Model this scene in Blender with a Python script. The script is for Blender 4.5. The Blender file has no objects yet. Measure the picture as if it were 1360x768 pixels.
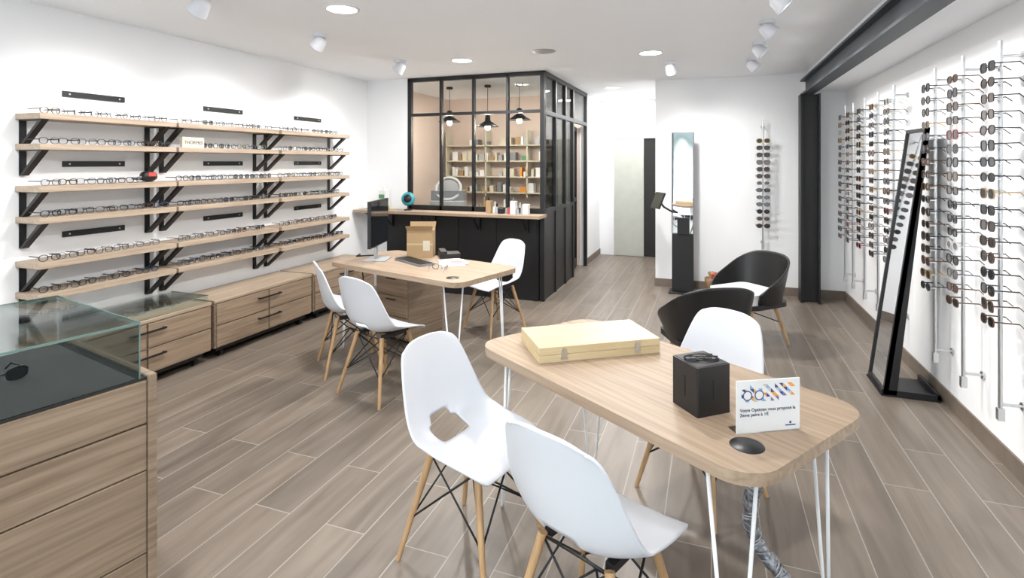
import bpy, math, random
from mathutils import Vector, Matrix
random.seed(4)
S=bpy.context.scene
pi=math.pi
# ---------------------------------------------------------------- materials
def nodes(name):
    m=bpy.data.materials.new(name); m.use_nodes=True
    nt=m.node_tree; return m,nt,nt.nodes['Principled BSDF']
def M(name,col,rough=.5,metal=0.0,emit=0,var=.05,scale=9,coat=0):
    m,nt,b=nodes(name)
    tc=nt.nodes.new('ShaderNodeTexCoord'); n=nt.nodes.new('ShaderNodeTexNoise')
    n.inputs['Scale'].default_value=scale; n.inputs['Detail'].default_value=3
    nt.links.new(tc.outputs['Object'],n.inputs['Vector'])
    r=nt.nodes.new('ShaderNodeValToRGB')
    r.color_ramp.elements[0].position=.3; r.color_ramp.elements[1].position=.7
    r.color_ramp.elements[0].color=(*[c*(1-var) for c in col],1)
    r.color_ramp.elements[1].color=(*[min(1,c*(1+var*.3)) for c in col],1)
    nt.links.new(n.outputs['Fac'],r.inputs['Fac']); nt.links.new(r.outputs['Color'],b.inputs['Base Color'])
    b.inputs['Roughness'].default_value=rough; b.inputs['Metallic'].default_value=metal
    b.inputs['Coat Weight'].default_value=coat
    if emit:
        b.inputs['Emission Color'].default_value=(*col,1); b.inputs['Emission Strength'].default_value=emit
    return m
def WOOD(name,c1,c2,axis='X',rough=.5,sc=1.0):
    m,nt,b=nodes(name)
    tc=nt.nodes.new('ShaderNodeTexCoord'); mp=nt.nodes.new('ShaderNodeMapping')
    s={'X':(1.2,30,30),'Y':(30,1.2,30),'Z':(30,30,1.2)}[axis]
    mp.inputs['Scale'].default_value=[a*sc for a in s]
    nt.links.new(tc.outputs['Object'],mp.inputs['Vector'])
    n=nt.nodes.new('ShaderNodeTexNoise'); n.inputs['Scale'].default_value=1.6; n.inputs['Detail'].default_value=8; n.inputs['Distortion'].default_value=.5
    nt.links.new(mp.outputs['Vector'],n.inputs['Vector'])
    r=nt.nodes.new('ShaderNodeValToRGB'); e=r.color_ramp.elements
    e[0].position=.30; e[0].color=(*c1,1); e[1].position=.68; e[1].color=(*c2,1)
    nt.links.new(n.outputs['Fac'],r.inputs['Fac']); nt.links.new(r.outputs['Color'],b.inputs['Base Color'])
    bp=nt.nodes.new('ShaderNodeBump'); bp.inputs['Strength'].default_value=.08; bp.inputs['Distance'].default_value=.004
    nt.links.new(n.outputs['Fac'],bp.inputs['Height']); nt.links.new(bp.outputs['Normal'],b.inputs['Normal'])
    b.inputs['Roughness'].default_value=rough
    return m
def GLASS(name,tint=(1,1,1),refl=.10,rough=.0,k=.75):
    m=bpy.data.materials.new(name); m.use_nodes=True; nt=m.node_tree; nt.nodes.clear()
    o=nt.nodes.new('ShaderNodeOutputMaterial'); mx=nt.nodes.new('ShaderNodeMixShader')
    t=nt.nodes.new('ShaderNodeBsdfTransparent'); g=nt.nodes.new('ShaderNodeBsdfGlossy')
    lw=nt.nodes.new('ShaderNodeLayerWeight'); lw.inputs['Blend'].default_value=refl
    mt=nt.nodes.new('ShaderNodeMath'); mt.operation='MULTIPLY'; mt.inputs[1].default_value=k
    t.inputs['Color'].default_value=(*tint,1); g.inputs['Roughness'].default_value=rough
    nt.links.new(lw.outputs['Fresnel'],mt.inputs[0]); nt.links.new(mt.outputs[0],mx.inputs['Fac'])
    nt.links.new(t.outputs[0],mx.inputs[1]); nt.links.new(g.outputs[0],mx.inputs[2]); nt.links.new(mx.outputs[0],o.inputs['Surface'])
    return m
def FLOOR(name):
    m,nt,b=nodes(name)
    tc=nt.nodes.new('ShaderNodeTexCoord'); sp=nt.nodes.new('ShaderNodeSeparateXYZ'); cb=nt.nodes.new('ShaderNodeCombineXYZ')
    nt.links.new(tc.outputs['Object'],sp.inputs[0])
    nt.links.new(sp.outputs['Y'],cb.inputs['X']); nt.links.new(sp.outputs['X'],cb.inputs['Y'])
    br=nt.nodes.new('ShaderNodeTexBrick'); br.offset=.35; br.offset_frequency=2
    br.inputs['Scale'].default_value=1; br.inputs['Brick Width'].default_value=1.2; br.inputs['Row Height'].default_value=.2
    br.inputs['Mortar Size'].default_value=.0025; br.inputs['Mortar Smooth'].default_value=.1
    br.inputs['Color1'].default_value=(0,0,0,1); br.inputs['Color2'].default_value=(1,1,1,1); br.inputs['Mortar'].default_value=(.5,.5,.5,1)
    nt.links.new(cb.outputs[0],br.inputs['Vector'])
    mp=nt.nodes.new('ShaderNodeMapping'); mp.inputs['Scale'].default_value=(11,1.0,1)
    nt.links.new(tc.outputs['Object'],mp.inputs['Vector'])
    ad=nt.nodes.new('ShaderNodeVectorMath'); ad.operation='ADD'
    sc=nt.nodes.new('ShaderNodeVectorMath'); sc.operation='SCALE'; sc.inputs['Scale'].default_value=17
    nt.links.new(br.outputs['Color'],sc.inputs[0]); nt.links.new(mp.outputs[0],ad.inputs[0]); nt.links.new(sc.outputs[0],ad.inputs[1])
    n=nt.nodes.new('ShaderNodeTexNoise'); n.inputs['Scale'].default_value=1.3; n.inputs['Detail'].default_value=6; n.inputs['Distortion'].default_value=.7
    nt.links.new(ad.outputs[0],n.inputs['Vector'])
    r=nt.nodes.new('ShaderNodeValToRGB'); e=r.color_ramp.elements
    e[0].position=.25; e[0].color=(.142,.114,.090,1); e[1].position=.75; e[1].color=(.252,.210,.172,1)
    nt.links.new(n.outputs['Fac'],r.inputs['Fac'])
    r2=nt.nodes.new('ShaderNodeValToRGB'); r2.color_ramp.elements[0].color=(.82,.82,.83,1); r2.color_ramp.elements[1].color=(1.07,1.06,1.05,1)
    nt.links.new(br.outputs['Color'],r2.inputs['Fac'])
    mu=nt.nodes.new('ShaderNodeMix'); mu.data_type='RGBA'; mu.blend_type='MULTIPLY'; mu.inputs['Factor'].default_value=1
    nt.links.new(r.outputs['Color'],mu.inputs['A']); nt.links.new(r2.outputs['Color'],mu.inputs['B'])
    mg=nt.nodes.new('ShaderNodeMix'); mg.data_type='RGBA'
    nt.links.new(br.outputs['Fac'],mg.inputs['Factor']); nt.links.new(mu.outputs['Result'],mg.inputs['A']); mg.inputs['B'].default_value=(.36,.33,.295,1)
    nt.links.new(mg.outputs['Result'],b.inputs['Base Color'])
    b.inputs['Roughness'].default_value=.38
    bp=nt.nodes.new('ShaderNodeBump'); bp.inputs['Strength'].default_value=.25; bp.inputs['Distance'].default_value=.002; bp.invert=True
    nt.links.new(br.outputs['Fac'],bp.inputs['Height']); nt.links.new(bp.outputs['Normal'],b.inputs['Normal'])
    return m
white=M('wall_white',(.87,.88,.90),.8,var=.01,scale=2)
ceilm=M('ceiling_white',(.88,.90,.93),.9,var=.01,scale=2)
peach=M('office_wall_warm',(.62,.51,.45),.8,var=.03)
floorm=FLOOR('floor_wood_tile')
basem=M('baseboard_tile',(.18,.145,.115),.5,var=.15)
black=M('black_metal',(.009,.009,.011),.45)
blackp=M('black_plastic',(.010,.010,.011),.38)
beamm=M('beam_grey',(.045,.052,.065),.5)
oakX=WOOD('oak_x',(.29,.205,.137),(.42,.315,.225),'X')
oakY=WOOD('oak_y',(.32,.24,.175),(.46,.365,.275),'Y')
oakYd=WOOD('oak_y_grey',(.205,.145,.098),(.345,.258,.182),'Y')
beech=WOOD('beech_leg',(.42,.25,.12),(.56,.36,.19),'Z',.4)
pine=WOOD('pine_box',(.56,.435,.25),(.65,.53,.335),'X',.45)
wplast=M('white_plastic',(.70,.72,.77),.35,var=.01)
wmetal=M('white_powder_metal',(.82,.83,.85),.35)
chrome=M('brushed_chrome',(.62,.63,.65),.28,1.0)
steel=M('silver_braid',(.36,.37,.40),.35,.85,var=.7,scale=90)
mirror=M('mirror_silver',(.86,.88,.90),.02,1.0,var=.0)
glass=GLASS('clear_glass',(.93,.95,.94),.14,k=.9)
glassg=GLASS('case_glass',(.92,.95,.945),.15)
glassedge=M('glass_edge_green',(.14,.23,.21),.15)
lensclear=GLASS('clear_lens',(.84,.86,.88),.25)
lensdark=M('dark_lens',(.02,.02,.022),.08,coat=.5)
lensbrown=M('brown_lens',(.045,.027,.018),.08,coat=.5)
fr=[M('frame_black',(.015,.015,.018),.3),M('frame_tortoise',(.09,.045,.022),.3,var=.5,scale=80),M('frame_grey',(.16,.17,.19),.3,.7),
    M('frame_red',(.18,.03,.03),.3),M('frame_blue',(.03,.045,.09),.3),M('frame_gold',(.42,.31,.16),.3,.9),M('frame_white',(.55,.55,.55),.3)]
cushion=M('cushion_white',(.80,.80,.79),.9)
kraft=M('kraft_card',(.38,.26,.14),.8)
paper=M('paper',(.76,.76,.76),.7)
cream=M('cream_card',(.58,.53,.43),.7)
pink=M('pink_paper',(.65,.28,.31),.7)
doorm=M('door_sage',(.46,.475,.43),.6)
dark=M('dark_void',(.02,.02,.02),.8)
screen=M('screen_black',(.01,.012,.016),.08,coat=.6)
greyp=M('grey_plastic',(.20,.21,.23),.4)
lgrey=M('light_grey_plastic',(.38,.39,.41),.4)
lampm=M('downlight_lens',(1,.99,.97),.5,emit=14,var=0)
bulbm=M('bulb_warm',(1,.78,.5),.5,emit=25,var=0)
teal=M('teal_plastic',(.03,.30,.37),.4); green=M('green_card',(.09,.28,.13),.6); yel=M('yellow_card',(.68,.56,.06),.6)
red=M('red_card',(.45,.06,.05),.6); orange=M('orange_tri',(.78,.32,.05),.6); navy=M('navy_tri',(.03,.06,.20),.6); lblue=M('light_blue_tri',(.23,.38,.62),.6); violet=M('violet_tri',(.20,.15,.36),.6)
textm=M('ink_grey',(.06,.06,.09),.6)
basket=M('wicker',(.35,.22,.12),.8,var=.6,scale=70)
tape=M('tape',(.5,.38,.2),.3)
# ---------------------------------------------------------------- mesh builder
class MB:
    def __init__(s): s.v=[];s.f=[];s.m=[];s.s=[];s.mats=[]
    def mi(s,mat):
        if mat not in s.mats: s.mats.append(mat)
        return s.mats.index(mat)
    def add(s,vs,fs,mat,T=None,smooth=False):
        o=len(s.v); k=s.mi(mat)
        for p in vs:
            p=Vector(p); s.v.append(T@p if T is not None else p)
        for f in fs: s.f.append([i+o for i in f]); s.m.append(k); s.s.append(smooth)
    def box(s,a,b,mat,T=None):
        x0,y0,z0=a;x1,y1,z1=b
        s.add([(x0,y0,z0),(x1,y0,z0),(x1,y1,z0),(x0,y1,z0),(x0,y0,z1),(x1,y0,z1),(x1,y1,z1),(x0,y1,z1)],
              [(0,3,2,1),(4,5,6,7),(0,1,5,4),(1,2,6,5),(2,3,7,6),(3,0,4,7)],mat,T)
    def cyl(s,p0,p1,r0,r1,mat,n=12,T=None,caps=True):
        p0=Vector(p0);p1=Vector(p1);d=(p1-p0).normalized()
        a=d.orthogonal().normalized();b=d.cross(a)
        vs=[];fs=[]
        for p,r in((p0,r0),(p1,r1)):
            for i in range(n):
                t=2*pi*i/n; vs.append(p+(a*math.cos(t)+b*math.sin(t))*r)
        for i in range(n): fs.append((i,(i+1)%n,n+(i+1)%n,n+i))
        s.add(vs,fs,mat,T,True)
        if caps: s.add(vs,[tuple(range(n))[::-1],tuple(range(n,2*n))],mat,T)
    def tube(s,pts,r,mat,n=6,T=None):
        pts=[Vector(p) for p in pts]; vs=[];fs=[]; prev=None
        for k,p in enumerate(pts):
            d=(pts[min(k+1,len(pts)-1)]-pts[max(k-1,0)]).normalized()
            a=d.orthogonal().normalized() if prev is None else (prev-d*prev.dot(d)).normalized()
            prev=a; b=d.cross(a); rr=r[k] if isinstance(r,list) else r
            for i in range(n):
                t=2*pi*i/n; vs.append(p+(a*math.cos(t)+b*math.sin(t))*rr)
        for k in range(len(pts)-1):
            for i in range(n): fs.append((k*n+i,k*n+(i+1)%n,(k+1)*n+(i+1)%n,(k+1)*n+i))
        fs.append(tuple(range(n))[::-1]); fs.append(tuple(range((len(pts)-1)*n,len(pts)*n)))
        s.add(vs,fs,mat,T,True)
    def lathe(s,prof,mat,n=24,T=None):
        vs=[];fs=[]
        for r,z in prof:
            for i in range(n):
                t=2*pi*i/n; vs.append((r*math.cos(t),r*math.sin(t),z))
        for k in range(len(prof)-1):
            for i in range(n): fs.append((k*n+i,k*n+(i+1)%n,(k+1)*n+(i+1)%n,(k+1)*n+i))
        s.add(vs,fs,mat,T,True)
    def prism(s,out,z0,z1,mat,T=None,side=None):
        n=len(out); vs=[(x,y,z0) for x,y in out]+[(x,y,z1) for x,y in out]
        s.add(vs,[tuple(range(n))[::-1],tuple(range(n,2*n))],mat,T)
        s.add(vs,[(i,(i+1)%n,n+(i+1)%n,n+i) for i in range(n)],side or mat,T)
    def obj(s,name,loc=(0,0,0),rz=0,parent=None,bevel=0,fixn=True):
        me=bpy.data.meshes.new(name); me.from_pydata([tuple(p) for p in s.v],[],s.f)
        for m in s.mats: me.materials.append(m)
        me.polygons.foreach_set('material_index',s.m); me.polygons.foreach_set('use_smooth',s.s)
        me.update()
        return mkobj(name,me,loc,rz,parent,bevel)
def mkobj(name,me,loc=(0,0,0),rz=0,parent=None,bevel=0):
    o=bpy.data.objects.new(name,me); S.collection.objects.link(o)
    o.location=loc; o.rotation_euler=(0,0,rz)
    if parent: o.parent=parent
    if bevel:
        b=o.modifiers.new('bevel','BEVEL'); b.width=bevel; b.segments=2; b.limit_method='ANGLE'
    return o
def empty(name,loc=(0,0,0),rz=0):
    return mkobj(name,None,loc,rz)
def simple(name,boxes,bevel=0):
    mb=MB()
    for a,b,m in boxes: mb.box(a,b,m)
    return mb.obj(name,bevel=bevel)
def rrect(x0,y0,x1,y1,r,n=6):
    out=[]
    for cx,cy,a0 in((x1-r,y1-r,0),(x0+r,y1-r,90),(x0+r,y0+r,180),(x1-r,y0+r,270)):
        for i in range(n+1):
            t=math.radians(a0+90*i/n); out.append((cx+r*math.cos(t),cy+r*math.sin(t)))
    return out
def TR(x,y,z,rz=0,rx=0,ry=0):
    return Matrix.Translation((x,y,z))@Matrix.Rotation(rz,4,'Z')@Matrix.Rotation(ry,4,'Y')@Matrix.Rotation(rx,4,'X')
# ---------------------------------------------------------------- room
XL,XR,YB,YF,H=-4.2,1.46,7.25,-2.0,2.65
simple('floor',[((XL-.1,YF-.1,-.1),(XR+.1,9.5,0),floorm)])
simple('ceiling',[((XL-.1,YF-.1,H),(XR+.1,9.5,H+.1),ceilm)])
simple('wall_left',[((XL-.1,YF,0),(XL,6.1,H),white),((XL-.1,6.1,0),(XL,8.3,H),peach)])
simple('wall_right',[((XR,YF,0),(XR+.1,7.35,H),white)])
simple('wall_back',[((-.68,YB,0),(XR,YB+.1,H),white),((-.68,YB+.1,0),(-.58,9.4,H),white)])
simple('wall_partition',[((XL,6.0,0),(-3.6,6.08,H),white)])
simple('wall_office_back',[((XL,8.3,0),(-1.82,8.4,H),peach)])
simple('wall_corridor_left',[((-1.92,8.29,0),(-1.82,9.4,H),white)])
simple('wall_corridor_end',[((-1.92,9.4,0),(-.58,9.5,H),white)])
simple('trim_bulkhead',[((1.045,YF,2.42),(XR,YB,H),ceilm)])
simple('baseboard_right',[((XR-.012,YF,0),(XR,YB,.1),basem)])
simple('baseboard_back',[((-.68,YB-.012,0),(XR-.012,YB,.1),basem),((-.692,YB-.012,0),(-.68,9.4,.1),basem)])
simple('baseboard_corridor',[((-1.82,8.29,0),(-1.808,9.4,.1),basem)])
simple('baseboard_left',[((XL,YF,0),(XL+.012,6.0,.1),basem)])
mb=MB()
mb.box((XL,YF-.1,0),(XR,YF,.12),black); mb.box((XL,YF-.1,2.5),(XR,YF,H),white)
for x in(XL,-2.8,-1.4,0,XR-.08): mb.box((x,YF-.08,.12),(x+.08,YF,2.5),black)
mb.obj('wall_front')
simple('window_1',[((XL+.08,YF-.045,.12),(XR-.08,YF-.035,2.5),glass)])
mb=MB()
mb.box((-1.57,9.37,.005),(-1.07,9.39,2.0),doorm); mb.box((-1.07,9.384,.005),(-.71,9.395,2.0),dark)
mb.box((-1.61,9.36,.005),(-1.57,9.395,2.04),white); mb.box((-1.57,9.36,2.0),(-.71,9.395,2.04),white)
mb.cyl((-1.12,9.34,1.0),(-1.12,9.37,1.0),.012,.012,chrome)
mb.obj('door_1')
mb=MB()
mb.box((.95,6.93,0),(.97,7.11,2.37),black); mb.box((1.13,6.93,0),(1.15,7.11,2.37),black); mb.box((.97,7.01,0),(1.13,7.03,2.37),black)
mb.obj('steel_column')
mb=MB()
mb.box((.97,YF,2.37),(1.04,7.12,2.39),beamm); mb.box((.97,YF,2.53),(1.04,7.12,2.55),beamm); mb.box((1.025,YF,2.39),(1.04,7.12,2.53),beamm)
mb.box((.98,YF,2.375),(1.10,7.12,2.39),beamm)
mb.obj('steel_beam')
# ---------------------------------------------------------------- glazed office
OX0,OX1,OY=-3.57,-1.82,6.0
mb=MB()
def bar(a,b): mb.box(a,b,black)
xs=[OX0+(OX1-OX0)*i/4 for i in range(5)]
for i,x in enumerate(xs):
    w=.05 if i in(0,4) else .03
    bar((x-w/2,OY,1.0),(x+w/2,OY+.05,H-.02))
bar((OX0-.025,OY,H-.05),(OX1+.025,OY+.05,H)); bar((OX0,OY+.002,2.17),(OX1,OY+.048,2.205)); bar((OX0,OY,1.0),(OX1,OY+.05,1.06))
mb.box((OX0,OY+.02,1.06),(OX1,OY+.026,H-.05),glass)
bar((-3.6,OY+.005,0),(OX1+.02,OY+.06,1.0))
bar((-3.88,OY-.03,0),(-1.86,OY,.96))
for x in(-3.4,-2.9,-2.4,-1.9): bar((x-.02,OY-.04,0),(x+.02,OY-.028,.96))
ys=[6.0,6.5,6.98,7.4,8.26]
for i,y in enumerate(ys): bar((OX1-.025,y-.025,0),(OX1+.025,y+.025,H-.02))
bar((OX1-.025,6.0,H-.05),(OX1+.025,8.28,H)); bar((OX1-.024,6.0,2.15),(OX1+.024,8.26,2.2)); bar((OX1-.024,6.0,1.0),(OX1+.024,7.4,1.05))
bar((OX1-.015,6.0,0),(OX1+.012,7.4,1.0))
mb.box((OX1-.003,6.02,1.05),(OX1+.003,7.38,H-.05),glass)
mb.box((OX1-.003,7.42,2.2),(OX1+.003,8.24,H-.05),glass)
mb.obj('glazed_office_partition')
mb=MB()
for a,b in(((0,-.02,0),(.05,.02,2.12)),((.75,-.02,0),(.8,.02,2.12)),((.05,-.02,2.06),(.75,.02,2.12)),((.05,-.02,0),(.75,.02,.12)),((.05,-.02,1.0),(.75,.02,1.05))): mb.box(a,b,black)
mb.box((.05,-.003,.12),(.75,.003,2.06),glass); mb.cyl((.77,.02,1.03),(.77,.06,1.03),.01,.01,chrome); mb.cyl((.77,.06,1.03),(.66,.06,1.03),.009,.009,chrome)
mb.obj('door_2',(-1.87,7.44,.005),math.radians(97))
mb=MB()
mb.box((XL+.02,5.68,.97),(-1.76,OY-.045,1.005),oakX)
for x in(-4.05,-3.8,-3.2,-2.6,-2.0):
    mb.box((x-.02,5.75,.955),(x+.02,5.955,.97),black); mb.box((x-.02,5.935,.78),(x+.02,5.955,.97),black)
    mb.tube([(x,5.78,.955),(x,5.94,.80)],.008,black)
mb.obj('counter_ledge',bevel=.003)
mb=MB()
for z in(1.10,1.35,1.6,1.85):
    mb.box((-4.1,8.05,z),(-2.12,8.28,z+.02),cream)
    x=-4.0
    while x<-2.25:
        w=random.uniform(.03,.10); h=random.uniform(.06,.15)
        if random.random()<.75:
            if -2.95<x<-2.75 and z<1.7: m=random.choice([green,orange,paper])
            else: m=random.choice([paper,cream,lgrey,paper,kraft,paper,cream,greyp])
            mb.box((x,8.08,z+.02),(x+w,8.22,z+.02+h),m)
        x+=w+random.uniform(.005,.04)
for x in(-4.1,-3.4,-2.7,-2.14): mb.box((x-.01,8.05,1.05),(x+.01,8.28,2.1),cream)
mb.obj('storage_shelf')
mb=MB()
mb.box((-4.15,6.9,.86),(-2.3,7.5,.9),oakX)
for x in(-4.1,-2.35):
    for y in(6.95,7.45): mb.box((x-.025,y-.025,0),(x+.025,y+.025,.86),black)
mb.obj('workbench')
mb=MB()
mb.box((-.24,-.2,0),(.24,.2,.14),lgrey)
mb.prism([(-.24,-.1),(.24,-.1),(.24,.2),(-.24,.2)],.14,.28,greyp)
Tm=TR(0,-.02,.30,0,math.radians(60))
mb.lathe([(.16,.0),(.19,-.01),(.205,.02),(.19,.04),(.16,.03),(.16,0)],lgrey,32,Tm)
mb.lathe([(0,.012),(.16,.012)],greyp,32,Tm)
mb.obj('lens_edging_machine',(-3.6,7.15,.9),.3,bevel=.008)
mb=MB()
for i in range(16):
    x=-3.15+i*.045; h=random.uniform(.06,.2); y=7.05+random.uniform(0,.3)
    mb.cyl((x,y,.902),(x,y,.9+h),.018,.012,random.choice([greyp,red,paper,paper,teal,lgrey,black,kraft]))
mb.obj('workshop_tools')
for x,z in((-3.46,2.16),(-2.88,2.08),(-2.42,2.16)):
    e=empty('pendant_lamp',(x,6.9,z))
    mb=MB(); mb.lathe([(.02,.16),(.035,.15),(.04,.08),(.07,.06),(.16,.0),(.155,.0),(.065,.05),(.03,.07)],black,28)
    mb.cyl((0,0,.15),(0,0,H-z),.004,.004,black,6); mb.cyl((0,0,H-z-.03),(0,0,H-z),.045,.045,black,16)
    mb.obj('shade',parent=e)
    mb=MB(); mb.lathe([(.0,-.045),(.025,-.04),(.038,-.015),(.034,.01),(.012,.06),(0,.065)],bulbm,16); mb.obj('bulb',parent=e)
    l=bpy.data.lights.new('pendant_light','POINT'); l.energy=18; l.color=(1,.88,.77); l.shadow_soft_size=.04
    lo=bpy.data.objects.new('pendant_light',l); S.collection.objects.link(lo); lo.parent=e; lo.location=(0,0,-.07)
# ---------------------------------------------------------------- eyewear
def glasses(mb,T,frame,lens,rx=.029,rz=.022,tl=.13,inner=.86,sq=2.6,n=12,drop=True):
    for sx in(-1,1):
        cx=sx*(rx+.0075); vo=[]
        P=[]
        for i in range(n):
            t=2*pi*i/n; c,s=math.cos(t),math.sin(t)
            P.append((math.copysign(abs(c)**(2/sq),c)*rx,math.copysign(abs(s)**(2/sq),s)*rz))
        for y in(.002,-.002):
            for k in(1,inner):
                for px,pz in P: vo.append((cx+px*k,y,pz*k))
        F=[]
        for i in range(n):
            j=(i+1)%n
            F+=[(i,j,n+j,n+i),(2*n+i,3*n+i,3*n+j,2*n+j),(i,2*n+i,2*n+j,j),(n+i,n+j,3*n+j,3*n+i)]
        mb.add(vo,F,frame,T)
        mb.add([(cx+px*inner,0,pz*inner) for px,pz in P],[tuple(range(n))],lens,T)
        ex=sx*(2*rx+.008)
        mb.box((min(ex,ex-sx*.003),-tl*.8,.005),(max(ex,ex-sx*.003),.0,.011),frame,T)
        if drop: mb.add([(ex,-tl*.8,.012),(ex-sx*.003,-tl*.8,.012),(ex-sx*.003,-tl*.8,.006),(ex,-tl*.8,.006),(ex-sx*.006,-tl,-.012),(ex-sx*.009,-tl,-.012),(ex-sx*.009,-tl,-.018),(ex-sx*.006,-tl,-.018)],
               [(0,1,5,4),(1,2,6,5),(2,3,7,6),(3,0,4,7),(4,5,6,7)],frame,T)
    mb.box((-.009,-.0015,.004),(.009,.0015,.009),frame,T)
def rod(name,loc,rz,z0,z1,zlo,zhi,dz,off):
    mb=MB(); mb.cyl((0,0,z0),(0,0,z1),.010,.010,chrome,10)
    for z in(z0+.08,z1-.08): mb.cyl((0,0,z),(0,-off,z),.008,.008,chrome,8); mb.cyl((0,-off+.008,z),(0,-off,z),.022,.022,chrome,12)
    mb.box((-.014,-.014,z0),(.014,.014,z0+.06),chrome)
    z=zhi
    while z>zlo:
        mb.box((-.010,0,z-.012),(.010,.045,z-.006),wmetal)
        mb.box((-.008,.038,z-.012),(.008,.047,z+.004),wmetal)
        f=random.choice([fr[0]]*10+[fr[1]]*5+[fr[2],fr[5],fr[5],fr[6],random.choice([fr[3],fr[4]])])
        l=random.choice([lensdark]*6+[lensbrown]*4)
        T=TR(0,.053,z,random.uniform(-.05,.05),random.uniform(-.04,.03))
        glasses(mb,T,f,l,random.uniform(.031,.035),random.uniform(.024,.030),.125,.82 if random.random()<.7 else .92,random.choice([2.1,2.6,3.0]))
        z-=dz*random.uniform(.96,1.04)
    mb.obj(name,loc,rz)
for y in(2.98,3.42,3.85,4.27,5.12,5.56,6.0,6.45,6.80):
    rod('sunglasses_display_rod',(1.365,y,0),math.radians(90),.30,2.21,.74,2.08,.080,.093)
rod('sunglasses_display_rod',(.577,7.15,0),math.radians(180),.55,2.1,.78,1.85,.085,.098)
ZS=[1.91,1.715,1.445,1.245,.96,.76]
COLS=[(2.19,3.12),(3.14,4.2),(4.24,5.3)]
SD=.25; TH=.038
for ci,(y0,y1) in enumerate(COLS):
    for ri,z in enumerate(ZS):
        e=empty('wall_shelf',(XL,0,z))
        mb=MB(); mb.box((.002,y0,-TH),(SD,y1,0),oakY)
        mb.obj('board',parent=e,bevel=.002)
        mb=MB()
        for yb in(y0+.04,y1-.06):
            a=-TH
            mb.box((.001,yb-.02,-.205),(.007,yb+.02,a),black); mb.box((.001,yb-.02,a-.007),(SD-.02,yb+.02,a),black)
            mb.add([(SD-.055,yb-.02,a-.006),(SD-.02,yb-.02,a-.006),(.03,yb-.02,-.205),(.004,yb-.02,-.205),(SD-.055,yb+.02,a-.006),(SD-.02,yb+.02,a-.006),(.03,yb+.02,-.205),(.004,yb+.02,-.205)],
                   [(0,1,2,3),(7,6,5,4),(0,4,5,1),(1,5,6,2),(2,6,7,3),(3,7,4,0)],black)
        mb.obj('brackets',parent=e)
        mb=MB(); y=y0+.09
        while y<y1-.07:
            if not(ci==1 and ri==1 and y<3.45) and not(ci==0 and ri==2 and y>2.85):
                glasses(mb,TR(.18+random.uniform(-.01,.02),y,.0225,math.radians(-90)+random.uniform(-.2,.2)),random.choice([fr[0],fr[0],fr[0],fr[2],fr[2],fr[1],fr[4]]),lensclear,.027,.0215,.13,random.choice([.84,.88,.91]),2.4,12,False)
            y+=random.uniform(.098,.125)
        mb.obj('eyeglasses_row',parent=e)
mb=MB()
mb.lathe([(.0,-.055),(.03,-.05),(.042,-.02),(.042,.02),(.03,.05),(0,.055)],blackp,16,TR(0,0,.045,0,math.radians(90)))
mb.box((-.01,-.03,.045),(.045,.03,.075),red); mb.tube([(0,-.05,.04),(-.06,-.08,.03),(-.10,0,.02),(-.06,.08,.03),(0,.05,.04)],.008,lgrey,8)
mb.obj('sports_goggles',(XL+.17,2.95,ZS[2]))
for yc in(2.67,3.78,4.89):
    for z in(2.07,1.585,1.10):
        mb=MB(); mb.box((XL+.001,yc-.21,z-.02),(XL+.013,yc+.21,z+.02),black)
        for yy in(-.17,.17): mb.cyl((XL+.013,yc+yy,z),(XL+.016,yc+yy,z),.006,.006,chrome,8)
        mb.obj('wall_rail')
e=empty('shelf_sign',(XL+.2,3.30,ZS[1]),math.radians(90))
mb=MB(); mb.box((-.10,-.012,0),(.10,.012,.085),cream); mb.obj('card',parent=e)
def text(body,size,parent,loc,rot,mat=textm,align='LEFT'):
    c=bpy.data.curves.new('lettering','FONT'); c.body=body; c.size=size; c.align_x=align; c.extrude=.0004; c.materials.append(mat)
    o=bpy.data.objects.new('lettering',c); S.collection.objects.link(o); o.parent=parent; o.location=loc; o.rotation_euler=rot; return o
text('THORMES',.038,e,(0,-.0135,.03),(pi/2,0,0),align='CENTER')
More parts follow.
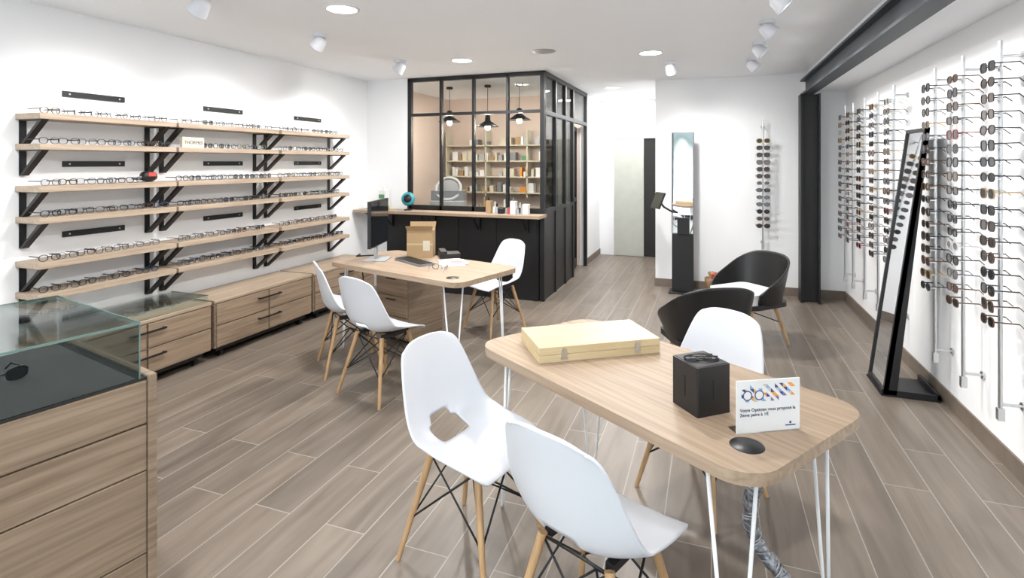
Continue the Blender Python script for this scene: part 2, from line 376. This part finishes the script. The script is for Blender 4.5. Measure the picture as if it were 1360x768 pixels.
for k,(y0,y1) in enumerate([(2.2,3.26),(3.3,4.42),(4.46,5.5)]):
    e=empty('drawer_cabinet',(XL+.02,y0,0)); D=.42; L=y1-y0; Hc=.48
    mb=MB(); mb.box((0,0,.09),(D,L,Hc-.025),oakYd); mb.box((-.0,-.005,Hc-.025),(D+.012,L+.005,Hc),oakY); mb.obj('carcass',parent=e,bevel=.003)
    mb=MB()
    for j in range(2):
        for i in range(2):
            a=L*i/2+.012; b=L*(i+1)/2-.006; z0=.10+j*.178
            mb.box((D,a,z0),(D+.016,b,z0+.17),oakYd)
    mb.obj('drawer_fronts',parent=e,bevel=.002)
    mb=MB()
    for j in range(2):
        zz=.22+j*.178
        mb.box((D+.036,L/2-.13,zz-.006),(D+.046,L/2+.13,zz+.006),black)
        for yy in(-.12,.12): mb.box((D+.014,L/2+yy-.006,zz-.006),(D+.04,L/2+yy+.006,zz+.006),black)
    mb.obj('handles',parent=e)
    mb=MB(); mb.box((.04,.04,.055),(D-.03,L-.04,.09),black)
    for yy in(.1,L-.1):
        for xx in(.08,D-.06): mb.cyl((xx,yy-.015,.03),(xx,yy+.015,.03),.03,.03,blackp,14)
    mb.obj('castors',parent=e)
    if k==0:
        mb=MB()
        for i in range(6): glasses(mb,TR(.2+.05*(i%2),.2+i*.14,Hc+.0225,math.radians(-90)+random.uniform(-.3,.3)),fr[0] if i%2 else fr[2],lensclear,.028,.0215,.13,.9,2.4,12,False)
        mb.obj('eyeglasses_set',parent=e)
        mb=MB(); g=.005; zc=Hc+.055; mb.box((.02,.02,zc),(D,L-.02,zc+g),glassg); mb.box((D-g,.02,Hc),(D,L-.02,zc),glassg); mb.box((.02,L-.02-g,Hc),(D-g,L-.02,zc),glassg)
        mb.box((D,.02,zc),(D+.002,L-.02,zc+g),glassedge); mb.box((.02,L-.02,zc),(D,L-.018,zc+g),glassedge)
        mb.obj('glass_cover',parent=e)
# ---------------------------------------------------------------- foreground glass display case
e=empty('glass_display_case',(-1.82,1.31,0),math.radians(-12))
W,L=.70,1.5
mb=MB()
mb.box((-W,-L,.05),(-.02,.015,.855),oakYd); mb.box((-W,.017,0),(.006,.045,.868),oakYd); mb.box((-W,-L,0),(.006,-L+.028,.868),oakYd)
mb.obj('body',parent=e,bevel=.003)
mb=MB()
for z0,z1 in((.705,.852),(.545,.70),(.262,.54),(.06,.257)): mb.box((-.02,-L+.03,z0),(0,.015,z1),oakYd)
mb.obj('drawer_fronts',parent=e,bevel=.003)
mb=MB(); mb.box((-W+.01,-L+.03,.855),(-.004,.016,.862),dark); mb.obj('black_base',parent=e)
mb=MB(); g=.007;zt=1.055
mb.box((-.012,-L,.862),(-.012+g,-.006,zt-g),glassg); mb.box((-W,-.013,.862),(-.012,-.006,zt-g),glassg); mb.box((-W,-L,.862),(-W+g,-.013,zt-g),glassg)
mb.box((-W,-L,zt-g),(-.005,-.006,zt),glassg)
q=.003
mb.box((-.005,-L,zt-g),(-.005+q,-.006,zt),glassedge); mb.box((-W,-.006,zt-g),(-.005,-.006+q,zt),glassedge)
mb.box((-W-q,-L,zt-g),(-W,-.006,zt),glassedge); mb.box((-.006,-.008,.862),(-.003,-.004,zt-g),glassedge)
mb.obj('glass_box',parent=e)
mb=MB()
for i in range(4): glasses(mb,TR(-.34-.12*(i%2),-.27-i*.24,.886,math.radians(-90)+random.uniform(-.4,.4)),fr[0],lensdark,.032,.0225,.13,.86,2.6)
mb.obj('sunglasses_set',parent=e)
# ---------------------------------------------------------------- chairs
def grid_mesh(name,rows,cols,fn,skip,mat):
    vs=[];fs=[]
    for r in range(rows):
        for c in range(cols): vs.append(fn(r,c))
    for r in range(rows-1):
        for c in range(cols-1):
            if not skip(r,c): fs.append((r*cols+c,r*cols+c+1,(r+1)*cols+c+1,(r+1)*cols+c))
    used=sorted({i for f in fs for i in f}); mp={o:i for i,o in enumerate(used)}
    me=bpy.data.meshes.new(name); me.from_pydata([vs[i] for i in used],[],[[mp[i] for i in f] for f in fs])
    me.materials.append(mat)
    for p in me.polygons: p.use_smooth=True
    return me
prof=[(-.265,.838,.138,.012,0),(-.258,.805,.172,.025,0),(-.238,.72,.200,.04,0),(-.222,.64,.220,.055,0),(-.208,.575,.234,.07,.0),(-.192,.520,.240,.085,.01),(-.172,.488,.241,.085,.03),
      (-.140,.463,.241,.06,.05),(-.085,.447,.240,.03,.062),(-.01,.438,.238,0,.055),(.08,.44,.236,0,.04),(.16,.443,.230,0,.022),(.205,.435,.215,0,.010),(.218,.42,.195,0,.005)]
def shell(r,c):
    y,z,w,fy,fz=prof[r]; u=(c-8)/8
    x=w*u; yy=y+fy*abs(u)**2.2; zz=z+fz*abs(u)**2.2
    if r==0: zz-=.02*abs(u)**3
    return (x,yy,zz)
hole=lambda r,c:(r==5 and 6<=c<=9) or (r==6 and 5<=c<=10) or (r==7 and 5<=c<=10)
shell_me=grid_mesh('shell',len(prof),17,shell,hole,wplast)
legs=MB()
for sx in(-1,1):
    for sy in(-1,1):
        legs.cyl((sx*.125,sy*.115+.0,.42),(sx*.215,sy*.215,0),.016,.010,beech,12)
lm=MB()
tp={(sx,sy):Vector((sx*.125,sy*.115,.41)) for sx in(-1,1) for sy in(-1,1)}
bt={(sx,sy):Vector((sx*.18,sy*.176,.165)) for sx in(-1,1) for sy in(-1,1)}
order=[(-1,-1),(1,-1),(1,1),(-1,1)]
for i in range(4):
    a,b=order[i],order[(i+1)%4]
    lm.tube([tp[a],bt[b]],.0042,black); lm.tube([tp[b],bt[a]],.0042,black); lm.tube([tp[a],tp[b]],.0045,black)
lm.tube([bt[order[0]],Vector((0,0,.30)),bt[order[2]]],.0042,black); lm.tube([bt[order[1]],Vector((0,0,.30)),bt[order[3]]],.0042,black)
lm.box((-.13,-.02,.412),(.13,.02,.42),black); lm.box((-.13,-.10,.405),(-.10,.12,.43),black); lm.box((.10,-.10,.405),(.13,.12,.43),black)
legs_me=None;brace_me=None
def chair(x,y,ang,name='dining_chair'):
    global legs_me,brace_me
    e=empty(name,(x,y,0),math.radians(ang)-pi/2)
    o=mkobj('shell',shell_me,parent=e)
    s=o.modifiers.new('sub','SUBSURF'); s.levels=2; s.render_levels=2
    k=o.modifiers.new('solid','SOLIDIFY'); k.thickness=.009; k.offset=-1
    if legs_me is None:
        legs_me=legs.obj('legs',parent=e).data; brace_me=lm.obj('wire_brace',parent=e).data
    else: mkobj('legs',legs_me,parent=e); mkobj('wire_brace',brace_me,parent=e)
chair(-.925,2.06,-13); chair(-.345,1.725,67); chair(-.05,2.80,237); chair(-2.16,3.27,74); chair(-2.66,3.58,46); chair(-1.95,4.84,240)
def tub(r,c):
    a=(c-10)/10; th=a*math.radians(122); s,co=math.sin(th),-math.cos(th)
    ex=.72; px=math.copysign(abs(s)**ex,s); py=math.copysign(abs(co)**ex,co)
    tt=[0,.08,.3,.6,.85,1][r]
    back=max(0,1-(abs(a)/.62)**2.4) if abs(a)<.62 else 0
    top=.60+.18*(1-min(1,abs(a)/.72)**2)**1.0 - .12*max(0,abs(a)-.70)/.30
    k=.84+.17*tt
    z=.37+(top-.37)*tt
    return (.295*px*k,.27*py*k-(.03*back*tt),z)
tub_me=grid_mesh('tub_shell',6,21,tub,lambda r,c:False,blackp)
def armchair(x,y,ang):
    e=empty('armchair',(x,y,0),math.radians(ang)-pi/2)
    o=mkobj('tub_shell',tub_me,parent=e)
    s=o.modifiers.new('sub','SUBSURF'); s.levels=2; s.render_levels=2
    k=o.modifiers.new('solid','SOLIDIFY'); k.thickness=.014; k.offset=0
    mb=MB(); mb.prism(rrect(-.25,-.235,.25,.245,.09),.345,.385,blackp); mb.obj('seat_pan',parent=e,bevel=.012)
    mb=MB(); mb.prism(rrect(-.225,-.19,.225,.27,.07),.375,.47,cushion); mb.obj('cushion',parent=e,bevel=.03)
    mb=MB()
    for sx in(-1,1):
        for sy in(-1,1): mb.cyl((sx*.15,sy*.14,.35),(sx*.235,sy*.225,0),.018,.011,beech,12)
    mb.obj('legs',parent=e)
    mb=MB(); mb.tube([(-.19,-.18,.19),(0,0,.27),(.19,.18,.19)],.005,black); mb.tube([(.19,-.18,.19),(0,0,.27),(-.19,.18,.19)],.005,black)
    mb.box((-.17,-.16,.33),(.17,.16,.345),black); mb.obj('brace',parent=e)
armchair(.31,5.30,226); armchair(-.05,4.08,116)
# ---------------------------------------------------------------- tables
def table(name,cx,cy,ang,L,W,rc=.1):
    e=empty(name,(cx,cy,0),math.radians(ang))
    mb=MB(); mb.prism(rrect(-L/2,-W/2,L/2,W/2,rc,10),.712,.75,oakX); mb.obj('top',parent=e,bevel=.002)
    mb=MB()
    for sx in(-1,1):
        for sy in(-1,1):
            x=sx*(L/2-.13); y=sy*(W/2-.10)
            for dx,dy in((sx*.05,-sy*.05),(-sx*.05,sy*.05)):
                mb.tube([(x+dx,y+dy,.706),(x+dx*.25+sx*.02,y+dy*.25+sy*.02,.03),(x+sx*.022,y+sy*.022,.006)],.0062,wmetal,8)
            mb.box((x-.065,y-.065,.706),(x+.065,y+.065,.712),wmetal)
    mb.obj('hairpin_legs',parent=e)
    return e
u=Vector((.83,-.557)).normalized(); v=Vector((-u.y,u.x))
L1,W1=1.385,.73
nr=Vector((.06,1.52))+v*.07+u*.012; c=nr-u*L1/2+v*W1/2
table('desk_table',c.x,c.y,math.degrees(math.atan2(u.y,u.x)),L1,W1,.12)
def grom(x,y):
    mb=MB(); mb.lathe([(0,.0035),(.036,.0035),(.038,.002),(.048,.002),(.05,0)],blackp,28); mb.obj('cable_grommet',(x,y,.75))
grom(.10,1.775); grom(-1.78,3.60)
A=Vector((-1.66,3.43)); D=Vector((-3.08,3.83)); u2=(A-D).normalized(); v2=Vector((-u2.y,u2.x)); c2=(A+D)/2+v2*.38
table('desk_table',c2.x,c2.y,math.degrees(math.atan2(u2.y,u2.x)),1.48,.76)
e=empty('wooden_case',(-.53,2.47,.75),math.radians(34))
mb=MB(); mb.box((-.28,-.148,0),(.28,.148,.031),pine); mb.box((-.28,-.148,.033),(.28,.148,.066),pine); mb.box((-.276,-.144,.03),(.276,.144,.036),pine); mb.obj('case_body',parent=e,bevel=.002)
mb=MB()
for x in(-.17,.17):
    mb.box((x-.012,-.152,.018),(x+.012,-.148,.05),chrome); mb.box((x-.007,-.156,.03),(x+.007,-.150,.058),chrome); mb.box((x-.016,-.151,.012),(x+.016,-.148,.02),chrome)
mb.obj('latches',parent=e)
e=empty('black_storage_box',(-.035,2.0,.75),math.radians(40))
mb=MB(); mb.prism(rrect(-.068,-.068,.068,.068,.006,3),0,.165,blackp); mb.box((-.062,-.062,.165),(.062,.062,.1665),black); mb.obj('box_body',parent=e,bevel=.002)
mb=MB()
for a in(0,90,180,270): mb.box((-.004,-.0695,.05),(.004,-.068,.12),black,TR(0,0,0,math.radians(a)))
mb.obj('side_slots',parent=e)
mb=MB(); glasses(mb,TR(0,0,.171,0,math.radians(90)),fr[0],lensclear,.026,.024,.004,.78,2.0,18,False)
mb.tube([(-.058,.0,.006),(-.02,.012,.009),(.045,.014,.008)],.0022,fr[0],6,TR(0,0,.170)); mb.tube([(.058,.0,.006),(.02,-.014,.010),(-.045,-.010,.009)],.0022,fr[0],6,TR(0,0,.170))
mb.obj('folded_eyeglasses',(-.035,2.0,.75),.35)
p0=Vector((.07,1.836)); p1=Vector((.265,1.943)); pc=(p0+p1)/2; sa=math.atan2(p1.y-p0.y,p1.x-p0.x)
e=empty('offer_sign',(pc.x,pc.y,.75),sa)
mb=MB(); mb.box((-.108,-.002,.0),(.108,.002,.165),paper); mb.box((-.108,-.002,0),(.108,.05,.003),glass); mb.obj('card',parent=e)
mb=MB()
yq=-.0026
s=.0135
cols=[navy,orange,lblue,violet,cream,navy,orange,lblue]
for r in range(4):
    for k in range(13):
        x=-.092+k*.0142; z=.098+r*s
        if r==0 and (k<1 or k>8): continue
        if r==3 and k in(0,1,7): continue
        if random.random()<.13: continue
        m1=random.choice(cols)
        if (k+r)%2: mb.add([(x,yq,z),(x+s,yq,z),(x,yq,z+s)],[(0,1,2)],m1)
        else: mb.add([(x+s,yq,z),(x+s,yq,z+s),(x,yq,z+s)],[(0,1,2)],m1)
for x in(-.072,-.032):
    n=24; vs=[]
    for rr in(.016,.0125): vs+=[(x+rr*math.cos(2*pi*i/n),yq-.0004,.118+rr*math.sin(2*pi*i/n)) for i in range(n)]
    mb.add(vs,[(i,(i+1)%n,n+(i+1)%n,n+i) for i in range(n)],navy)
    mb.add([(x+.0125*math.cos(2*pi*i/n),yq-.0002,.118+.0125*math.sin(2*pi*i/n)) for i in range(n)],[tuple(range(n))],paper)
mb.add([(.075+.004*math.cos(2*pi*i/16),yq,.026+.004*math.sin(2*pi*i/16)) for i in range(16)],[tuple(range(16))],navy)
mb.box((.058,yq,.016),(.093,yq+.0005,.0195),navy)
mb.obj('printed_pattern',parent=e)
text('Votre Opticien vous propose la\n2ème paire à 1€',.0148,e,(-.098,-.0030,.068),(pi/2,0,0))
# cable bundle
pts=[];rad=[]
base=[(.14,1.78,.700),(.12,1.79,.62),(.11,1.80,.53),(.13,1.80,.45),(.19,1.79,.38),(.25,1.79,.30),(.29,1.81,.18),(.33,1.85,.07),(.42,1.93,.028),(.54,2.02,.026)]
def cr(a,b,c,d,t): return .5*((2*b)+(c-a)*t+(2*a-5*b+4*c-d)*t*t+(-a+3*b-3*c+d)*t**3)
B=[Vector(p) for p in base]; B=[B[0]*2-B[1]]+B+[B[-1]*2-B[-2]]
for i in range(1,len(B)-2):
    for j in range(6):
        pts.append(cr(B[i-1],B[i],B[i+1],B[i+2],j/6)); rad.append(.020+.003*math.sin((i*6+j)*2.1))
mb=MB(); mb.tube(pts,rad,steel,12)
for k in range(0,len(pts)-1):
    d=(pts[k+1]-pts[k]).normalized(); a=d.orthogonal().normalized(); b=d.cross(a)
    for s2,mt in((1,lgrey),(-1,greyp)):
        mb.tube([pts[k]+(a*math.cos(s2*t+k)+b*math.sin(s2*t+k))*.0225+d*.012*t/2 for t in(0,.5,1,1.5,2)],.0022,mt,4)
mb.obj('cable_bundle')
# ---------------------------------------------------------------- stuff on back desk
e=empty('computer_monitor',(-2.72,4.05,.75),math.radians(17)+pi/2)
mb=MB(); mb.box((-.26,-.015,.13),(.26,.012,.52),blackp); mb.box((-.25,-.017,.14),(.25,-.0152,.51),screen); mb.obj('panel',parent=e,bevel=.004)
mb=MB(); mb.box((-.03,.012,.0),(.03,.03,.3),lgrey); mb.box((-.11,-.09,0),(.11,.1,.01),lgrey); mb.obj('stand',parent=e,bevel=.003)
mb=MB(); mb.box((-.21,-.07,0),(.21,.07,.016),greyp)
for i in range(13):
    for j in range(4): mb.box((-.2+i*.031,-.06+j*.031,.016),(-.174+i*.031,-.034+j*.031,.021),blackp)
mb.obj('computer_keyboard',(-2.36,4.04,.75),math.radians(-30))
mb=MB(); mb.box((-.105,-.148,0),(.105,.148,.003),paper); mb.box((-.08,-.12,.003),(.12,.15,.006),paper,TR(0,0,0,.3)); mb.box((-.05,-.1,.006),(.06,.03,.008),pink,TR(.02,.02,0,.6)); mb.obj('paper_stack',(-2.05,4.13,.75),.5)
mb=MB(); mb.box((-.115,-.085,0),(.115,.085,.24),kraft)
mb.add([(-.115,-.085,.24),(.115,-.085,.24),(.12,-.13,.285),(-.12,-.13,.285)],[(0,1,2,3)],kraft); mb.add([(-.115,.085,.24),(.115,.085,.24),(.12,.11,.30),(-.12,.11,.30)],[(0,1,2,3)],kraft)
mb.box((.03,-.087,.06),(.09,-.085,.15),cream); mb.box((-.115,-.0865,.11),(.115,-.085,.125),tape)
mb.obj('cardboard_box',(-2.46,4.34,.75),.35)
mb=MB(); mb.box((-.09,-.08,0),(.09,.08,.04),black); mb.box((-.085,-.1,.04),(-.03,.1,.065),black); mb.tube([(-.06,.1,.05),(-.1,.14,.02),(0,.17,.01),(.05,.12,.01)],.004,black); mb.obj('desk_phone',(-2.20,4.38,.75),.6,bevel=.006)
mb=MB(); glasses(mb,TR(0,0,.022,.2),fr[2],lensclear); mb.obj('eyeglasses_pair',(-2.02,3.86,.75))
mb=MB(); mb.tube([(-2.85,4.18,.76),(-2.98,4.1,.757),(-3.02,4.2,.757),(-3.06,4.28,.70),(-3.04,4.3,.4),(-2.95,4.35,.02)],.006,black,8); mb.obj('monitor_cable')
e=empty('desk_pedestal',(-2.62,4.42,0),math.radians(-15))
mb=MB(); mb.box((-.2,-.22,.03),(.2,.22,.6),oakYd); mb.box((-.17,-.19,0),(.17,.19,.03),black)
for j in range(3): mb.box((-.195,-.236,.05+j*.183),(.195,-.22,.05+j*.183+.175),oakX)
for j in range(3): mb.box((-.06,-.25,.19+j*.183),(.06,-.236,.198+j*.183),black)
mb.obj('pedestal_body',parent=e,bevel=.003)
mb=MB(); mb.box((-.05,-.04,0),(.05,.04,.24),paper); mb.box((-.051,-.041,0),(.051,.041,.05),yel); mb.box((-.051,-.041,.14),(.03,.041,.19),green); mb.cyl((0,0,.24),(0,0,.29),.02,.02,paper,12); mb.obj('cleaning_spray',(-3.83,5.83,1.005))
mb=MB(); mb.cyl((0,0,0),(0,0,.012),.05,.05,black,20); mb.cyl((0,0,.01),(0,0,.1),.01,.01,black,8)
mb.lathe([(0,-.03),(.07,-.025),(.085,0),(.07,.025),(0,.03)],teal,28,TR(0,0,.14,0,math.radians(80))); mb.lathe([(0,-.034),(.05,-.032),(.05,-.028)],black,28,TR(0,0,.14,0,math.radians(80))); mb.lathe([(0,.034),(.05,.032),(.05,.028)],black,28,TR(0,0,.14,0,math.radians(80))); mb.obj('desk_fan',(-3.5,5.85,1.005),.3)
mb=MB()
for i in range(10):
    x=i*.05; h=random.uniform(.05,.15); y=random.uniform(-.04,.04)
    if i%3: mb.cyl((x,y,0.001),(x,y,h),.022,.016,random.choice([lgrey,red,paper,greyp,paper]),10)
    else: mb.box((x-.03,-.04,0.001),(x+.03,.04,h),random.choice([paper,lgrey,kraft,black]))
mb.obj('counter_clutter',(-2.42,5.85,1.005))
# ---------------------------------------------------------------- leaning mirror
e=empty('standing_mirror',(0,0,0))
Yn,Yf=4.37,4.75
dx,dz=1.34-1.10,1.83-.012; Lm=math.hypot(dx,dz); tilt=math.atan2(dx,dz)
T=Matrix.Translation((1.10,Yn,.012))@Matrix.Rotation(tilt,4,'Y')
w=Yf-Yn; mb=MB()
mb.box((0,0,0),(.03,.022,Lm),black,T); mb.box((0,w-.022,0),(.03,w,Lm),black,T); mb.box((0,.022,0),(.03,w-.022,.03),black,T); mb.box((0,.022,Lm-.025),(.03,w-.022,Lm),black,T); mb.box((.022,.02,.02),(.032,w-.02,Lm-.02),black,T)
mb.obj('frame',parent=e)
mb=MB(); mb.box((.010,.022,.03),(.022,w-.022,Lm-.025),mirror,T); mb.obj('mirror_pane',parent=e)
mb=MB(); mb.box((1.09,Yn,0),(1.43,Yf,.012),black); mb.box((1.09,Yn,.012),(1.43,Yn+.012,.045),black); mb.box((1.41,Yn,.012),(1.43,Yf,.05),black)
mb.add([(1.10,Yn,.012),(1.18,Yn,.012),(1.37,Yn,1.83),(1.345,Yn,1.83),(1.10,Yn+.02,.012),(1.18,Yn+.02,.012),(1.37,Yn+.02,1.83),(1.345,Yn+.02,1.83)],[(0,1,2,3),(7,6,5,4),(1,5,6,2),(0,3,7,4),(2,6,7,3)],black)
mb.obj('base_stand',parent=e)
# ---------------------------------------------------------------- measuring column with tablet
e=empty('fitting_mirror_column',(-.33,6.98,0),math.radians(-1))
mb=MB(); mb.box((-.125,-.04,.02),(.125,.05,.72),black); mb.box((-.16,-.12,0),(.16,.12,.02),black); mb.box((-.13,-.03,.72),(.13,.04,1.96),greyp); mb.obj('column_body',parent=e,bevel=.006)
mb=MB(); mb.box((-.118,-.034,.73),(.118,-.0302,1.95),mirror); mb.obj('mirror_face',parent=e)
mb=MB(); mb.box((-.06,-.06,.72),(.08,-.035,.92),black); mb.tube([(-.06,-.04,.98),(-.12,-.14,1.0),(-.2,-.24,1.06),(-.24,-.28,1.12)],.012,black,8)
mb.box((-.13,-.012,-.10),(.13,.006,.10),blackp,TR(-.26,-.30,1.14,math.radians(-62),math.radians(-22))); mb.box((-.12,-.014,-.09),(.12,-.0121,.09),screen,TR(-.26,-.30,1.14,math.radians(-62),math.radians(-22))); mb.obj('tablet_arm',parent=e)
mb=MB(); mb.lathe([(0,0),(.08,0),(.1,.16),(.1,.2),(.09,.2),(.08,.02),(0,.02)],basket,20)
for i in range(8): mb.cyl((random.uniform(-.05,.05),random.uniform(-.05,.05),.1),(random.uniform(-.07,.07),random.uniform(-.07,.07),.26),.02,.02,random.choice([orange,red,kraft,kraft]),8)
mb.obj('wicker_basket',(.02,7.0,0))
# ---------------------------------------------------------------- ceiling fittings
def light(name,kind,loc,energy,parent,col=(1,.985,.96),**k):
    l=bpy.data.lights.new(name,kind); l.energy=energy; l.color=col
    for a,b in k.items(): setattr(l,a,b)
    o=bpy.data.objects.new(name,l); S.collection.objects.link(o); o.location=loc; o.parent=parent; return o
for x,y,en in((-2.38,3.11,28),(-2.42,5.11,32),(-.55,5.38,34),(-1.3,7.7,28),(-1.3,9.0,11),(-2.38,1.1,18),(-.55,3.3,26),(-.55,1.1,14),(-2.38,-.9,18),(-.55,-.9,18)):  # out-of-view ones near and behind the camera are added to brighten the room
    e=empty('recessed_downlight',(x,y,H))
    mb=MB(); mb.lathe([(.12,0),(.12,-.006),(.1,-.008),(.1,0)],wmetal,28); mb.obj('rim',parent=e)
    mb=MB(); mb.cyl((0,0,-.004),(0,0,-.001),.1,.1,lampm,28); mb.obj('lens',parent=e)
    light('downlight_lamp','AREA',(0,0,-.012),en,e,shape='DISK',size=.18)
def spot(x,y,az,en):
    e=empty('ceiling_spotlight',(x,y,H))
    mb=MB(); mb.cyl((0,0,-.025),(0,0,0),.055,.055,wplast,20); mb.cyl((0,0,-.05),(0,0,-.02),.012,.012,wplast,10)
    mb.obj('mount',parent=e)
    d=Vector((math.cos(az),math.sin(az),-1.0)).normalized()
    R=d.to_track_quat('-Z','Y').to_matrix().to_4x4(); T=Matrix.Translation((0,0,-.07))@R
    mb=MB(); mb.lathe([(0,.05),(.03,.05),(.045,.03),(.062,-.05),(.06,-.055),(.05,-.045)],wplast,24,T); mb.lathe([(.05,-.045),(0,-.04)],lampm,24,T); mb.obj('head',parent=e)
    o=light('spot_lamp','SPOT',Vector((0,0,-.07))+d*.07,en,e,spot_size=math.radians(85),spot_blend=.9,shadow_soft_size=.04)
    o.rotation_euler=d.to_track_quat('-Z','Y').to_euler()
for y in(1.4,2.56,3.67,4.91): spot(-3.03,y,pi,46)
for y in(2.2,2.95,3.70,4.46,5.24,6.04): spot(.39,y,0,40)
spot(-.405,5.95,math.radians(70),42)
mb=MB(); mb.lathe([(0,-.006),(.09,-.008),(.11,-.004),(.115,0)],lgrey,28); mb.obj('ceiling_speaker',(-1.495,4.96,H))
# ---------------------------------------------------------------- world: bright overcast sky above a street
wd=bpy.data.worlds.new('sky_world'); S.world=wd; wd.use_nodes=True
nt=wd.node_tree; bg=nt.nodes['Background']; bg.inputs['Strength'].default_value=4.4
tc=nt.nodes.new('ShaderNodeTexCoord'); sp=nt.nodes.new('ShaderNodeSeparateXYZ'); nt.links.new(tc.outputs['Generated'],sp.inputs[0])
nz=nt.nodes.new('ShaderNodeTexNoise'); nz.inputs['Scale'].default_value=9; nz.inputs['Detail'].default_value=4
mp=nt.nodes.new('ShaderNodeMapping'); mp.inputs['Scale'].default_value=(1,1,.5); nt.links.new(tc.outputs['Generated'],mp.inputs['Vector']); nt.links.new(mp.outputs[0],nz.inputs['Vector'])
ma=nt.nodes.new('ShaderNodeMath'); ma.operation='MULTIPLY_ADD'; ma.inputs[1].default_value=.35; nt.links.new(nz.outputs['Fac'],ma.inputs[0]); nt.links.new(sp.outputs['Z'],ma.inputs[2])
rr=nt.nodes.new('ShaderNodeValToRGB'); nt.links.new(ma.outputs[0],rr.inputs['Fac'])
e=rr.color_ramp.elements; e[0].position=.0; e[0].color=(.58,.61,.65,1); e[1].position=.34; e[1].color=(.84,.92,1,1)
for p,cc in((.13,(.58,.61,.65,1)),(.17,(.10,.12,.12,1)),(.27,(.22,.27,.30,1))):
    q=e.new(p); q.color=cc
nt.links.new(rr.outputs['Color'],bg.inputs['Color'])
l=bpy.data.lights.new('window_portal','AREA'); l.shape='RECTANGLE'; l.size=5.4; l.size_y=2.3; l.cycles.is_portal=True
o=bpy.data.objects.new('window_portal',l); S.collection.objects.link(o); o.location=(-1.37,YF-.12,1.35); o.rotation_euler=(math.radians(90),0,0)
# ---------------------------------------------------------------- camera
cam=bpy.data.cameras.new('camera'); co=bpy.data.objects.new('camera',cam); S.collection.objects.link(co)
co.location=(0,0,1.6); co.rotation_euler=(pi/2,0,math.radians(20.1))
cam.sensor_width=36; cam.lens=724/1360*36; cam.shift_y=-(384-215)/1360; cam.clip_start=.05
S.camera=co
S.view_settings.view_transform='Standard'
S.view_settings.exposure=.32
